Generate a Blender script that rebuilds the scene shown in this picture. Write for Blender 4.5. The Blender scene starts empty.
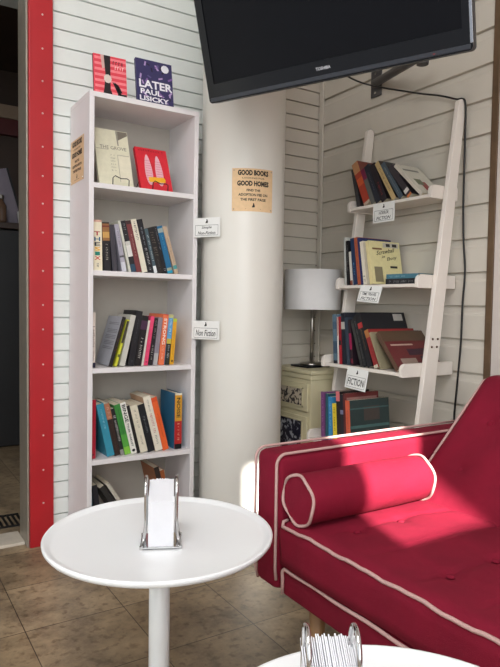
import bpy, bmesh, math, random
from mathutils import Vector, Matrix
random.seed(7)
S = bpy.context.scene
COL = S.collection
# ------------------------------------------------------------------ camera
def cam_axes(pitch, roll, yaw):
    a, b, c = map(math.radians, (pitch, roll, yaw))
    fw = Vector((math.sin(c)*math.cos(a), math.cos(c)*math.cos(a), math.sin(a)))
    r = fw.cross(Vector((0, 0, 1))).normalized()
    u = r.cross(fw)
    return r*math.cos(b)+u*math.sin(b), -r*math.sin(b)+u*math.cos(b), fw
r_, u_, f_ = cam_axes(-2.769, 0.803, 32.031)
cd = bpy.data.cameras.new('camera')
cd.sensor_width = 36
cd.lens = 614.07*36/667
cd.clip_start = 0.02
cam = bpy.data.objects.new('camera', cd)
M = Matrix.Identity(4)
for i in range(3):
    M[i][0], M[i][1], M[i][2] = r_[i], u_[i], -f_[i]
M[0][3], M[1][3], M[2][3] = -1.8433, -2.3466, 0.92
cam.matrix_world = M
COL.objects.link(cam)
S.camera = cam
# ------------------------------------------------------------------ world, sun, daylight
w = bpy.data.worlds.new('World'); S.world = w; w.use_nodes = True
bg = w.node_tree.nodes['Background']
bg.inputs[0].default_value = (0.86, 0.93, 1.0, 1); bg.inputs[1].default_value = 0.85
def light(name, kind, energy, color, loc=(0, 0, 0), direction=(0, 0, -1), **kw):
    l = bpy.data.lights.new(name, kind); l.energy = energy; l.color = color
    for k, v in kw.items(): setattr(l, k, v)
    o = bpy.data.objects.new(name, l); COL.objects.link(o); o.location = loc
    o.rotation_euler = Vector(direction).to_track_quat('-Z', 'Y').to_euler()
    return o
SUN = Vector((0.25, 1, -0.65))
light('sun', 'SUN', 19, (1.0, 0.95, 0.88), (0, -6, 5), SUN, angle=math.radians(.7))
light('daylight_window', 'AREA', 46, (0.90, 0.96, 1.0), (-2.5, -3.85, 1.55), (0.05, 1, -0.08),
      shape='RECTANGLE', size=1.9, size_y=2.1)
light('overhead_fill', 'AREA', 66, (0.97, 0.97, 1.0), (-2.3, -2.2, 2.88), (0.1, 0.25, -1),  # added fill from above, out of view, no fitting modelled
      shape='RECTANGLE', size=1.6, size_y=1.6)
S.view_settings.view_transform = 'Standard'
S.view_settings.look = 'None'
S.view_settings.gamma = 1
S.view_settings.use_curve_mapping = False
S.view_settings.exposure = 0.30

# ------------------------------------------------------------------ materials
def srgb(r, g, b):
    f = lambda c: (c/255/12.92) if c/255 <= 0.04045 else ((c/255+0.055)/1.055)**2.4
    return (f(r), f(g), f(b), 1)
MC = {}
def mat(name, rgb, rough=0.6, metal=0.0, var=0.04, scale=30, bump=0.0, bscale=200, spec=0.5, coat=0.0):
    key = name
    if key in MC: return MC[key]
    m = bpy.data.materials.new(name); m.use_nodes = True; nt = m.node_tree
    b = nt.nodes['Principled BSDF']
    b.inputs['Roughness'].default_value = rough; b.inputs['Metallic'].default_value = metal
    b.inputs['Specular IOR Level'].default_value = spec
    if coat: b.inputs['Coat Weight'].default_value = coat
    c = srgb(*rgb)
    tc = nt.nodes.new('ShaderNodeTexCoord')
    n = nt.nodes.new('ShaderNodeTexNoise'); n.inputs['Scale'].default_value = scale; n.inputs['Detail'].default_value = 4
    nt.links.new(tc.outputs['Object'], n.inputs['Vector'])
    mr = nt.nodes.new('ShaderNodeMapRange'); mr.inputs['From Min'].default_value = .3; mr.inputs['From Max'].default_value = .7
    nt.links.new(n.outputs['Fac'], mr.inputs['Value'])
    mx = nt.nodes.new('ShaderNodeMix'); mx.data_type = 'RGBA'
    mx.inputs['A'].default_value = tuple(max(0, v*(1-var)) for v in c[:3])+(1,)
    mx.inputs['B'].default_value = tuple(min(1, v*(1+var)) for v in c[:3])+(1,)
    nt.links.new(mr.outputs['Result'], mx.inputs['Factor'])
    nt.links.new(mx.outputs['Result'], b.inputs['Base Color'])
    if bump:
        n2 = nt.nodes.new('ShaderNodeTexNoise'); n2.inputs['Scale'].default_value = bscale; n2.inputs['Detail'].default_value = 3
        nt.links.new(tc.outputs['Object'], n2.inputs['Vector'])
        bp = nt.nodes.new('ShaderNodeBump'); bp.inputs['Strength'].default_value = bump; bp.inputs['Distance'].default_value = 0.002
        nt.links.new(n2.outputs['Fac'], bp.inputs['Height']); nt.links.new(bp.outputs['Normal'], b.inputs['Normal'])
    MC[key] = m
    return m
def cmat(rgb, rough=0.45):
    return mat('paper_%d_%d_%d' % rgb, rgb, rough, var=0.05, scale=60)
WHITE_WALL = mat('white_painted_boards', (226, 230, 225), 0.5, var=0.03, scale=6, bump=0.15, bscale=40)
GREY_WALL = mat('offwhite_or_shaded_painted_boards', (204, 197, 184), 0.55, var=0.04, scale=5, bump=0.15, bscale=40)
PLAIN_WALL = mat('offwhite_plain_wall', (206, 196, 188), 0.6, var=0.02, scale=5)
COLUMN_W = mat('white_painted_column', (226, 223, 214), 0.35, var=0.02, scale=4)
RED_PAINT = mat('red_painted_post', (174, 28, 36), 0.4, var=0.05, scale=12)
STEEL = mat('brushed_steel', (176, 172, 165), 0.28, 1.0, var=0.06, scale=40)
CHROME = mat('polished_chrome', (205, 205, 205), 0.14, 1.0, var=0.03)
BRONZE = mat('brown_trim', (104, 82, 60), 0.4, 0.3, var=0.15, scale=20)
SHELFW = mat('white_laminate', (228, 224, 224), 0.4, var=0.02, scale=12)
LADDERW = mat('cream_white_paint', (232, 224, 214), 0.4, var=0.02, scale=12)
TABLEW = mat('white_lacquered_metal', (236, 238, 238), 0.28, var=0.01, scale=8)
BLACKPL = mat('black_plastic', (20, 20, 23), 0.4, var=0.1, spec=0.3)
SCREEN = mat('black_glass_screen', (9, 9, 14), 0.3, var=0.1, spec=0.12)
BLACKW = mat('black_wire', (18, 17, 17), 0.4, var=0.1)
PAPERW = mat('white_card', (236, 236, 232), 0.7, var=0.02)
KRAFT = mat('kraft_paper', (226, 193, 150), 0.75, var=0.05, scale=80)
INK = mat('black_ink', (26, 23, 21), 0.8, var=0.1)
PAGES = mat('book_pages', (214, 203, 180), 0.8, var=0.1, scale=150)
NAPKIN = mat('white_paper_napkin', (226, 226, 229), 0.85, var=0.02, bump=0.2, bscale=300)
PIPING = mat('cream_piping', (184, 148, 142), 0.8, var=0.06, scale=200)
CREAM = mat('cream_painted_wood', (212, 203, 168), 0.45, var=0.03, scale=10)
SHADE = mat('white_lamp_shade', (226, 224, 222), 0.8, var=0.02)
WOOD = mat('light_wood_leg', (150, 112, 74), 0.5, var=0.12, scale=25)
DARKROOM = mat('dark_brown_wall', (62, 46, 36), 0.7, var=0.15, scale=4)
DARK = mat('dark_counter', (20, 19, 20), 0.5, var=0.2, scale=5)
SCREW = mat('screw_head', (228, 210, 200), 0.4, 0.3)
BROWNDOT = mat('brown_screw', (86, 58, 40), 0.45, 0.2)

def fabric():
    m = mat('crimson_sofa_fabric', (120, 13, 39), 0.85, var=0.13, scale=9, spec=0.25)
    nt = m.node_tree; b = nt.nodes['Principled BSDF']
    b.inputs['Sheen Weight'].default_value = 0.0
    tc = [n for n in nt.nodes if n.type == 'TEX_COORD'][0]
    n2 = nt.nodes.new('ShaderNodeTexNoise'); n2.inputs['Scale'].default_value = 700; n2.inputs['Detail'].default_value = 2
    n3 = nt.nodes.new('ShaderNodeTexNoise'); n3.inputs['Scale'].default_value = 18; n3.inputs['Detail'].default_value = 3
    ad = nt.nodes.new('ShaderNodeMath'); ad.operation = 'MULTIPLY_ADD'; ad.inputs[1].default_value = 4.0
    nt.links.new(tc.outputs['Object'], n2.inputs['Vector']); nt.links.new(tc.outputs['Object'], n3.inputs['Vector'])
    nt.links.new(n3.outputs['Fac'], ad.inputs[0]); nt.links.new(n2.outputs['Fac'], ad.inputs[2])
    bp = nt.nodes.new('ShaderNodeBump'); bp.inputs['Strength'].default_value = 0.45; bp.inputs['Distance'].default_value = 0.0022
    nt.links.new(ad.outputs[0], bp.inputs['Height']); nt.links.new(bp.outputs['Normal'], b.inputs['Normal'])
    return m
FABRIC = fabric()

def floor_mat():
    m = bpy.data.materials.new('stone_tile_floor'); m.use_nodes = True; nt = m.node_tree
    b = nt.nodes['Principled BSDF']; b.inputs['Roughness'].default_value = 0.42
    L = nt.links.new
    tc = nt.nodes.new('ShaderNodeTexCoord')
    mp = nt.nodes.new('ShaderNodeMapping'); mp.inputs['Location'].default_value = (0.055, 0.04, 0)
    L(tc.outputs['Object'], mp.inputs['Vector'])
    br = nt.nodes.new('ShaderNodeTexBrick'); br.offset = 0.0
    br.inputs['Scale'].default_value = 1.0; br.inputs['Brick Width'].default_value = 0.285; br.inputs['Row Height'].default_value = 0.285
    br.inputs['Mortar Size'].default_value = 0.0016; br.inputs['Mortar Smooth'].default_value = 0.3
    br.inputs['Color1'].default_value = srgb(166, 148, 122); br.inputs['Color2'].default_value = srgb(144, 126, 101)
    br.inputs['Mortar'].default_value = srgb(74, 62, 50); br.inputs['Bias'].default_value = -0.1
    L(mp.outputs['Vector'], br.inputs['Vector'])
    n1 = nt.nodes.new('ShaderNodeTexNoise'); n1.inputs['Scale'].default_value = 7; n1.inputs['Detail'].default_value = 10; n1.inputs['Roughness'].default_value = 0.7
    L(tc.outputs['Object'], n1.inputs['Vector'])
    cr = nt.nodes.new('ShaderNodeValToRGB')
    cr.color_ramp.elements[0].position = 0.36; cr.color_ramp.elements[0].color = (0.36, 0.33, 0.30, 1)
    cr.color_ramp.elements[1].position = 0.66; cr.color_ramp.elements[1].color = (1.25, 1.2, 1.1, 1)
    L(n1.outputs['Fac'], cr.inputs['Fac'])
    mx = nt.nodes.new('ShaderNodeMix'); mx.data_type = 'RGBA'; mx.blend_type = 'MULTIPLY'; mx.inputs['Factor'].default_value = 0.85
    L(br.outputs['Color'], mx.inputs['A']); L(cr.outputs['Color'], mx.inputs['B'])
    n2 = nt.nodes.new('ShaderNodeTexNoise'); n2.inputs['Scale'].default_value = 38; n2.inputs['Detail'].default_value = 8
    L(tc.outputs['Object'], n2.inputs['Vector'])
    cr2 = nt.nodes.new('ShaderNodeValToRGB')
    cr2.color_ramp.elements[0].position = 0.34; cr2.color_ramp.elements[0].color = (0.55, 0.5, 0.46, 1)
    cr2.color_ramp.elements[1].position = 0.46; cr2.color_ramp.elements[1].color = (1, 1, 1, 1)
    L(n2.outputs['Fac'], cr2.inputs['Fac'])
    mx2 = nt.nodes.new('ShaderNodeMix'); mx2.data_type = 'RGBA'; mx2.blend_type = 'MULTIPLY'; mx2.inputs['Factor'].default_value = 0.8
    L(mx.outputs['Result'], mx2.inputs['A']); L(cr2.outputs['Color'], mx2.inputs['B'])
    L(mx2.outputs['Result'], b.inputs['Base Color'])
    bp = nt.nodes.new('ShaderNodeBump'); bp.inputs['Strength'].default_value = 0.2; bp.inputs['Distance'].default_value = 0.003
    L(n2.outputs['Fac'], bp.inputs['Height']); L(bp.outputs['Normal'], b.inputs['Normal'])
    return m
FLOOR = floor_mat()

def speckle_mat(name, dark, lightc, scale, thr=0.5, kind='noise', stretch=(1, 1, 1)):
    m = bpy.data.materials.new(name); m.use_nodes = True; nt = m.node_tree; L = nt.links.new
    b = nt.nodes['Principled BSDF']; b.inputs['Roughness'].default_value = 0.5
    tc = nt.nodes.new('ShaderNodeTexCoord'); mp = nt.nodes.new('ShaderNodeMapping'); mp.inputs['Scale'].default_value = stretch
    L(tc.outputs['Object'], mp.inputs['Vector'])
    n = nt.nodes.new('ShaderNodeTexNoise'); n.inputs['Scale'].default_value = scale; n.inputs['Detail'].default_value = 3
    L(mp.outputs['Vector'], n.inputs['Vector'])
    cr = nt.nodes.new('ShaderNodeValToRGB'); cr.color_ramp.elements[0].position = thr-0.03; cr.color_ramp.elements[1].position = thr+0.03
    cr.color_ramp.elements[0].color = srgb(*dark); cr.color_ramp.elements[1].color = srgb(*lightc)
    L(n.outputs['Fac'], cr.inputs['Fac']); L(cr.outputs['Color'], b.inputs['Base Color'])
    return m

# ------------------------------------------------------------------ mesh helpers
def link(name, bm, m, parent=None, bevel=0, seg=2, smooth=False):
    me = bpy.data.meshes.new(name); bmesh.ops.recalc_face_normals(bm, faces=bm.faces[:]); bm.to_mesh(me); bm.free()
    ms = m if isinstance(m, (list, tuple)) else [m]
    for x in ms: me.materials.append(x)
    if smooth:
        for p in me.polygons: p.use_smooth = True
    o = bpy.data.objects.new(name, me); COL.objects.link(o)
    if parent: o.parent = parent
    if bevel:
        md = o.modifiers.new('bevel', 'BEVEL'); md.width = bevel; md.segments = seg; md.limit_method = 'ANGLE'
        md.harden_normals = False
        for p in me.polygons: p.use_smooth = True
        if seg:
            try: md.harden_normals = True
            except Exception: pass
    return o
def box(bm, x0, x1, y0, y1, z0, z1, mi=0, mx=None):
    v = [bm.verts.new(Vector((x, y, z)) if mx is None else mx @ Vector((x, y, z))) for x in (x0, x1) for y in (y0, y1) for z in (z0, z1)]
    for q in ((0, 1, 3, 2), (4, 6, 7, 5), (0, 4, 5, 1), (2, 3, 7, 6), (0, 2, 6, 4), (1, 5, 7, 3)):
        f = bm.faces.new([v[i] for i in q]); f.material_index = mi
    return v
def bx(*a, **k):
    bm = bmesh.new(); box(bm, *a, **k); return bm
def tube(bm, pts, r, n=10, closed=False, cap=True):
    pts = [Vector(p) for p in pts]; N = len(pts); rings = []
    T = []
    for i in range(N):
        if closed: t = pts[(i+1) % N]-pts[i-1]
        else: t = pts[min(i+1, N-1)]-pts[max(i-1, 0)]
        T.append(t.normalized())
    nrm = T[0].orthogonal().normalized()
    for i in range(N):
        nrm = (nrm-T[i]*nrm.dot(T[i])).normalized(); bn = T[i].cross(nrm)
        rr = r[i] if isinstance(r, (list, tuple)) else r
        rings.append([bm.verts.new(pts[i]+(nrm*math.cos(2*math.pi*k/n)+bn*math.sin(2*math.pi*k/n))*rr) for k in range(n)])
    for i in range(N if closed else N-1):
        a, b = rings[i], rings[(i+1) % N]
        for k in range(n):
            bm.faces.new((a[k], a[(k+1) % n], b[(k+1) % n], b[k]))
    if not closed and cap:
        bm.faces.new(rings[0][::-1]); bm.faces.new(rings[-1])
def lathe(bm, prof, cx=0, cy=0, n=48):
    rings = []
    for r, z in prof:
        if r < 1e-6: rings.append([bm.verts.new((cx, cy, z))])
        else: rings.append([bm.verts.new((cx+r*math.cos(2*math.pi*k/n), cy+r*math.sin(2*math.pi*k/n), z)) for k in range(n)])
    for a, b in zip(rings, rings[1:]):
        for k in range(n):
            k2 = (k+1) % n
            q = [a[k % len(a)], a[k2 % len(a)], b[k2 % len(b)], b[k % len(b)]]
            u = []
            for v in q:
                if v not in u: u.append(v)
            if len(u) > 2: bm.faces.new(u)
def prism(bm, poly, a0, a1, axis='Y', mi=0):
    f = {'Y': lambda u, v, w: (u, w, v), 'X': lambda u, v, w: (w, u, v), 'Z': lambda u, v, w: (u, v, w)}[axis]
    A = [bm.verts.new(f(u, v, a0)) for u, v in poly]; B = [bm.verts.new(f(u, v, a1)) for u, v in poly]
    n = len(poly)
    fs = [bm.faces.new(A), bm.faces.new(B[::-1])]
    for i in range(n): fs.append(bm.faces.new((A[i], B[i], B[(i+1) % n], A[(i+1) % n])))
    for x in fs: x.material_index = mi
def thing(name, label, cat, loc=(0, 0, 0), rot=(0, 0, 0), group=None):
    o = bpy.data.objects.new(name, None); COL.objects.link(o); o.empty_display_size = 0.05
    o.location = loc; o.rotation_euler = rot
    return tag(o, label, cat, group)
def tag(o, label, cat, group=None):
    o['label'] = label; o['category'] = cat
    if group: o['group'] = group
    return o
def struct(name, bm, m, **k):
    o = link(name, bm, m, **k); o['kind'] = 'structure'; return o
def rounded(w, h, r, n=6, x0=0, z0=0):
    P = []
    for cx, cz, a in ((w-r, r, -90), (w-r, h-r, 0), (r, h-r, 90), (r, r, 180)):
        for k in range(n+1):
            t = math.radians(a+90*k/n); P.append((x0+cx+r*math.cos(t), z0+cz+r*math.sin(t)))
    return P
# ---- lettering: real glyph meshes laid in the XZ plane, facing -Y
TXT = {}
def glyphs(s, w, h, shear=0.0, bold=0.0):
    cu = bpy.data.curves.new('lettering', 'FONT'); cu.body = s; cu.resolution_u = 2; cu.shear = shear; cu.offset = bold
    o = bpy.data.objects.new('lettering', cu); COL.objects.link(o)
    me = o.to_mesh(); V = [v.co.copy() for v in me.vertices]; F = [tuple(p.vertices) for p in me.polygons]
    o.to_mesh_clear(); bpy.data.objects.remove(o); bpy.data.curves.remove(cu)
    x0 = min(v.x for v in V); x1 = max(v.x for v in V); y0 = min(v.y for v in V); y1 = max(v.y for v in V)
    return [((v.x-x0)/(x1-x0)*w-w/2, (v.y-y0)/(y1-y0)*h-h/2) for v in V], F
def add_text(bm, s, cx, cz, w, h, y=0.0, down=False, shear=0.0, bold=0.0, mi=0, fn=None, depth=0.0003):
    """down=True turns the line so that it reads top-to-bottom along a spine (w is then its length)."""
    V, F = glyphs(s, w, h, shear, bold)
    P = []
    for u, v in V:
        if down: u, v = v, -u
        x, z = cx+u, cz+v
        P.append((x, z))
    for yy in (y-depth,):
        vs = [bm.verts.new(fn(x, z) if fn else (x, yy, z)) for x, z in P]
        for f in F:
            try: bm.faces.new([vs[i] for i in f]).material_index = mi
            except ValueError: pass
def marks(bm, cx, cz, length, height, down=True, y=0.0, rnd=None, mi=0, step=None):
    """small worn strokes standing for a row of unreadable lettering"""
    rnd = rnd or random; s = step or height*0.75; u = -length/2
    while u < length/2-s*0.6:
        if rnd.random() < 0.86:
            k = rnd.random(); ww = s*(0.55 if k < .6 else .3); hh = height*(1 if k < .7 else .7)
            parts = [(u, u+ww*.35, -hh/2, hh/2), (u, u+ww, hh/2-height*.22, hh/2)] if k < .5 else [(u, u+ww*.35, -hh/2, hh/2), (u+ww*.6, u+ww, -hh/2, hh/2), (u, u+ww, -height*.1, height*.1)]
            for a, b, c, d in parts:
                q = [(a, c), (b, c), (b, d), (a, d)]
                if down: q = [(v_, -u_) for u_, v_ in q]
                f = bm.faces.new([bm.verts.new((cx+x, y-0.0003, cz+z)) for x, z in q]); f.material_index = mi
        u += s

# ------------------------------------------------------------------ setting
struct('floor', bx(-5, 1, -6, 2.9, -0.05, 0), FLOOR)
struct('ceiling', bx(-5, 0.12, -4.1, 0.12, 2.92, 3.0), PLAIN_WALL)
def siding(lo, hi, z_line, sp, along, prof, extra=1):
    """boards laid one over another; prof = [(fraction of board height, outward depth)]"""
    bm = bmesh.new()
    z0 = z_line-math.ceil(z_line/sp)*sp
    pts = []
    z = z0
    while z < 2.95:
        for f, d in prof: pts.append((max(0, min(2.92, z+f*sp)), d))
        z += sp
    poly = pts+[(2.92, -0.12), (0, -0.12)]
    out = []
    for p in poly:
        if not out or (abs(p[0]-out[-1][0])+abs(p[1]-out[-1][1])) > 1e-7: out.append(p)
    if along == 'X': prism(bm, [(-d, z) for z, d in out], lo, hi, 'X')
    else: prism(bm, [(-d, z) for z, d in out], lo, hi, 'Y')
    return bm
# lines on the back wall 0.0626 apart, on the right wall 0.1203 apart
struct('wall_back', siding(-1.252, -0.60, 1.9819, 0.0626, 'X', [(0, -0.012), (0.07, -0.012), (0.09, 0.0), (1.0, -0.0015)]), WHITE_WALL)
struct('wall_back_shaded', siding(-0.60, 0.0, 1.9819, 0.0626, 'X', [(0, -0.012), (0.07, -0.012), (0.09, 0.0), (1.0, -0.0015)]), GREY_WALL)  # same wall; shade beyond the column put into the darker board colour
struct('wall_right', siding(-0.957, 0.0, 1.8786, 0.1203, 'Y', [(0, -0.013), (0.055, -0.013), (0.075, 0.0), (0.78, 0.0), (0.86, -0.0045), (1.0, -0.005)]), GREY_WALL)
struct('trim_corner', bx(-0.010, 0.0, -0.034, -0.006, 0, 2.92), GREY_WALL, bevel=0.003)
struct('trim_window', bx(-0.005, 0.10, -0.984, -0.9575, 0, 2.92), BRONZE, bevel=0.002)
struct('wall_right_plain', bx(0.0, 0.12, -4.0, -0.9845, 0, 2.92), PLAIN_WALL)
o = bmesh.new()
AX0, AX1, AZ0, AZ1 = -1.56, -1.275, 2.08, 2.70  # unseen opening, shaped so the sun falls on sofa and column foot
for a in ((-5, AX0, 0, 2.92), (AX1, 0.12, 0, 2.92), (AX0, AX1, 0, AZ0), (AX0, AX1, AZ1, 2.92)):
    box(o, a[0], a[1], -4.1, -4.0, a[2], a[3])
struct('wall_front', o, PLAIN_WALL)
struct('wall_left', bx(-5, -2.25, 0, 0.12, 0, 2.92), WHITE_WALL)
struct('wall_over_doorway', bx(-2.25, -1.3465, 0, 0.12, 2.6, 2.92), WHITE_WALL)
# red corner post with its screws and the steel jamb of the doorway
post = struct('trim_door', bx(-1.338, -1.252, -0.022, 0.12, 0, 2.92), RED_PAINT, bevel=0.003)
z = 0.085
for z in (0.165, 0.29, 0.42, 0.555, 0.685, 0.815, 0.905, 1.03, 1.17, 1.275, 1.375, 1.48, 1.60, 1.715, 1.83, 1.95, 2.06):
    bm = bmesh.new(); bmesh.ops.create_cone(bm, cap_ends=True, segments=10, radius1=0.0036, radius2=0.0026, depth=0.003, matrix=Matrix.Translation((-1.290, -0.0235, z)) @ Matrix.Rotation(math.pi/2, 4, 'X'))
    link('screw', bm, SCREW, post)
struct('trim_jamb', bx(-1.346, -1.3385, -0.012, 0.12, 0, 2.92), mat('dull_steel_jamb', (158, 150, 136), 0.38, 0.35, var=0.1), bevel=0.002)
struct('trim_sill', bx(-2.25, -1.3465, 0.028, 0.155, 0, 0.012), mat('pale_sill', (206, 196, 180), 0.6, var=0.06), bevel=0.002)
# the dark room beyond the doorway
bm = bmesh.new(); box(bm, -3.5, 1.0, 2.8, 2.9, 0, 2.7); box(bm, 0.9, 1.0, 0.12, 2.8, 0, 2.7); box(bm, -3.5, -3.4, 0.12, 2.8, 0, 2.7)
struct('wall_far_room', bm, DARKROOM)
struct('ceiling_far_room', bx(-3.5, 1.0, 0.12, 2.9, 2.7, 2.8), DARKROOM)
struct('trim_soffit', bx(-3.4, 0.9, 0.9, 1.05, 2.42, 2.7), WHITE_WALL)
struct('trim_rail', bx(-3.4, 0.9, 2.72, 2.8, 2.32, 2.42), mat('beige_rail', (150, 126, 104), 0.6))
struct('trim_band', bx(-3.4, 0.9, 2.74, 2.8, 2.20, 2.32), mat('dark_red_band', (84, 22, 20), 0.6))
g = thing('floor_drain', 'dark slotted metal drain grate set in the floor beyond the doorway', 'drain', (-1.55, 0.315, 0.0))
bm = bmesh.new(); box(bm, -0.4, 0.25, -0.075, -0.067, 0, .006); box(bm, -0.4, 0.25, 0.067, 0.075, 0, .006)
link('frame', bm, DARK, g)
bm = bmesh.new()
for k in range(33): box(bm, -0.4+0.02*k, -0.4+0.02*k+0.009, -0.067, 0.067, 0, .004)
link('slat', bm, DARK, g)
c = thing('bar_counter', 'tall black counter in the dark room beyond the doorway', 'counter', (-1.25, 1.95, 0))
link('body', bx(-0.9, 1.0, -0.25, 0.25, 0, 1.36), DARK, c, bevel=0.01)
link('worktop', bx(-0.93, 1.03, -0.28, 0.28, 1.3605, 1.40), mat('brown_worktop', (58, 44, 36), 0.4), c, bevel=0.006)
mb = thing('menu_board', 'grey leaning board propped on the dark counter beyond the doorway', 'board', (-1.03, 1.83, 1.41), (math.radians(-8), math.radians(-14), 0))
link('panel', bx(-0.085, 0.05, -0.006, 0.006, 0, 0.36), mat('grey_board', (120, 112, 122), 0.4), mb, bevel=0.002)
bm = bmesh.new(); box(bm, 0.05, 0.062, -0.01, 0.008, 0, 0.36); box(bm, -0.097, -0.085, -0.01, 0.008, 0, 0.36)
link('frame', bm, DARK, mb)
cp = thing('cup', 'small white cup on the dark counter beyond the doorway', 'cup', (-0.99, 1.76, 1.4005))
bm = bmesh.new(); lathe(bm, [(0, 0), (.025, 0), (.036, .08), (.033, .08), (.022, .006), (0, .006)], n=24); link('bowl', bm, PAPERW, cp, smooth=True)
bm = bmesh.new(); tube(bm, [(.03, 0, .065), (.052, 0, .06), (.055, 0, .035), (.028, 0, .02)], .004, 8); link('handle', bm, PAPERW, cp, smooth=True)
jr = thing('glass_jar', 'squat brown glass jar on the dark counter beyond the doorway', 'jar', (-1.14, 1.77, 1.4005))
bm = bmesh.new(); lathe(bm, [(0, 0), (.05, 0), (.055, .02), (.055, .11), (.035, .14), (.035, .15), (0, .15)], n=24); link('body', bm, mat('brown_glass', (98, 74, 58), .15), jr, smooth=True)
bm = bmesh.new(); lathe(bm, [(0, .1505), (.04, .1505), (.04, .175), (0, .175)], n=24); link('lid', bm, STEEL, jr)

# ------------------------------------------------------------------ round column and its poster
CX, CY, CR = -0.574, -0.252, 0.1625
col = bmesh.new(); lathe(col, [(CR, 0), (CR, 2.92)], CX, CY, 96)
for ring in (0, 2.92):
    pass
col_o = link('column', col, COLUMN_W, smooth=True)
tag(col_o, 'thick round white painted column standing between the tall bookcase and the corner', 'column')
ln = [('GOOD BOOKS', 0.0625, .118, .0200, .004), ('LOOKING FOR', 0.0430, .085, .0052, .0), ('GOOD HOMES', 0.0235, .122, .0195, .004), ('FIND THE', -.0015, .052, .0088, .002),
      ('ADOPTION FEE ON', -.0180, .112, .0098, .002), ('THE FIRST PAGE', -.0355, .098, .0098, .002)]
PIC = [(-.006, -.006), (.004, -.006), (.006, -.002), (.004, .004), (.003, .008), (.0005, .010), (-.002, .008), (-.001, .003), (-.004, -.001)]
def poster(name, label, fn, curved):
    t = thing(name, label, 'poster', group=None)
    W, H = 0.160, 0.157; bm = bmesh.new(); n = 16 if curved else 1
    gr = [[bm.verts.new(fn(-W/2+W*i/n, zz, d)) for i in range(n+1)] for zz, d in ((-H/2, .0004), (H/2, .0004), (H/2, .0010), (-H/2, .0010))]
    for a in range(4):
        for i in range(n): bm.faces.new((gr[a][i], gr[a][i+1], gr[(a+1) % 4][i+1], gr[(a+1) % 4][i]))
    link('sheet', bm, KRAFT, t)
    bm = bmesh.new()
    for s, cz, w_, h_, b_ in ln: add_text(bm, s, 0, cz, w_, h_, bold=.012+b_*10, fn=lambda x, z: fn(x, z, .0016))
    for sx in (0, 1):
        bm.faces.new([bm.verts.new(fn(x, z-.058, .0016)) for x, z in PIC]); break
    bm.faces.new([bm.verts.new(fn(x, z, .0016)) for x, z in ((-.03, -.0695), (.03, -.0695), (.03, -.0685), (-.03, -.0685))])
    link('lettering', bm, INK, t)
    for sx in (-1, 1):
        for sz in (-1, 1):
            bm = bmesh.new(); bmesh.ops.create_icosphere(bm, subdivisions=2, radius=.0022, matrix=Matrix.Translation(Vector(fn(sx*.073, sz*.071, .0022))))
            link('pin', bm, CHROME, t)
    return t
a0 = math.atan2(-.937, -.35)
def on_col(x, z, d):
    a = a0+(x+.008)/CR; return (CX+(CR+d)*math.cos(a), CY+(CR+d)*math.sin(a), 1.340+z)
poster('paper_poster', 'tan paper poster with bold black print stuck on the round white column', on_col, True)

# ------------------------------------------------------------------ tall white bookcase
BX0, BX1, BF = -1.1845, -0.7641, -0.2378
ZS = [1.331, 1.027, 0.683, 0.356]; TOP = 1.641; TH = 0.018; BACK = -0.006
bc = thing('bookcase', 'tall narrow white open bookcase with five compartments against the back wall', 'bookcase', (BX0, BF, 0))
W = BX1-BX0; D = BACK-BF
link('side_panel', bx(0, TH, 0, D, 0, TOP-TH), SHELFW, bc, bevel=.0012)
link('side_panel', bx(W-TH, W, 0, D, 0, TOP-TH), SHELFW, bc, bevel=.0012)
link('top_panel', bx(0, W, 0, D, TOP-TH, TOP), SHELFW, bc, bevel=.0012)
for z in ZS: link('shelf', bx(TH, W-TH, 0.001, D-.004, z-TH, z), SHELFW, bc, bevel=.001)
link('bottom_shelf', bx(TH, W-TH, 0.001, D-.004, .05, .068), SHELFW, bc, bevel=.001)
link('plinth', bx(TH, W-TH, 0.012, 0.026, 0, .05), SHELFW, bc)
link('back_panel', bx(TH, W-TH, D-.004, D, 0.0, TOP-TH), mat('shaded_back_board', (184, 179, 169), .5, var=.02), bc)  # shade inside the compartments put into the panel colour
def on_side(x, z, d): return (BX0-d, -0.0985-x, 1.428+z)
poster('paper_poster', 'tan paper poster with bold black print on the left side of the tall bookcase', on_side, False)

# label cards
def card(label, loc, rz, lines, w=.105, h=.066, shear=.25, tiltx=0, roty=0):
    t = thing('label_card', label, 'card', loc, (tiltx, roty, rz), None)
    link('card', bx(-w/2, w/2, 0, .0012, -h, 0), PAPERW, t)
    bm = bmesh.new()
    x0, x1, z0, z1, q = -w*.43, w*.43, -h*.92, -h*.38, .0011
    for a in ((x0, x1, z1-q, z1), (x0, x1, z0, z0+q), (x0, x0+q, z0, z1), (x1-q, x1, z0, z1)):
        bm.faces.new([bm.verts.new((x, -.0004, z)) for x, z in ((a[0], a[2]), (a[1], a[2]), (a[1], a[3]), (a[0], a[3]))])
    bm.faces.new([bm.verts.new((x*.95, -.0004, -h*.20+z*.95)) for x, z in PIC])
    n = len(lines); hh = (z1-z0)/n
    for i, (s, wf) in enumerate(lines):
        add_text(bm, s, 0, z1-hh*(i+.5), w*wf, hh*.62, y=-.0001, shear=shear, bold=.012)
    link('lettering', bm, INK, t)
    return t
for lb_, hz, ls, w_, h_ in (('white card reading Simple Non-Fiction clipped to the right edge of the tall bookcase', 1.240, [('Simple', .38), ('Non-Fiction', .66)], .116, .072),
                    ('white card reading Non Fiction clipped to the right edge of the tall bookcase', .853, [('Non Fiction', .72)], .120, .070)):
    hd = math.radians(-59); card(lb_, (-.783+math.cos(hd)*w_/2, BF-.004+math.sin(hd)*w_/2, hz), hd, ls, w=w_, h=h_)
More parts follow.
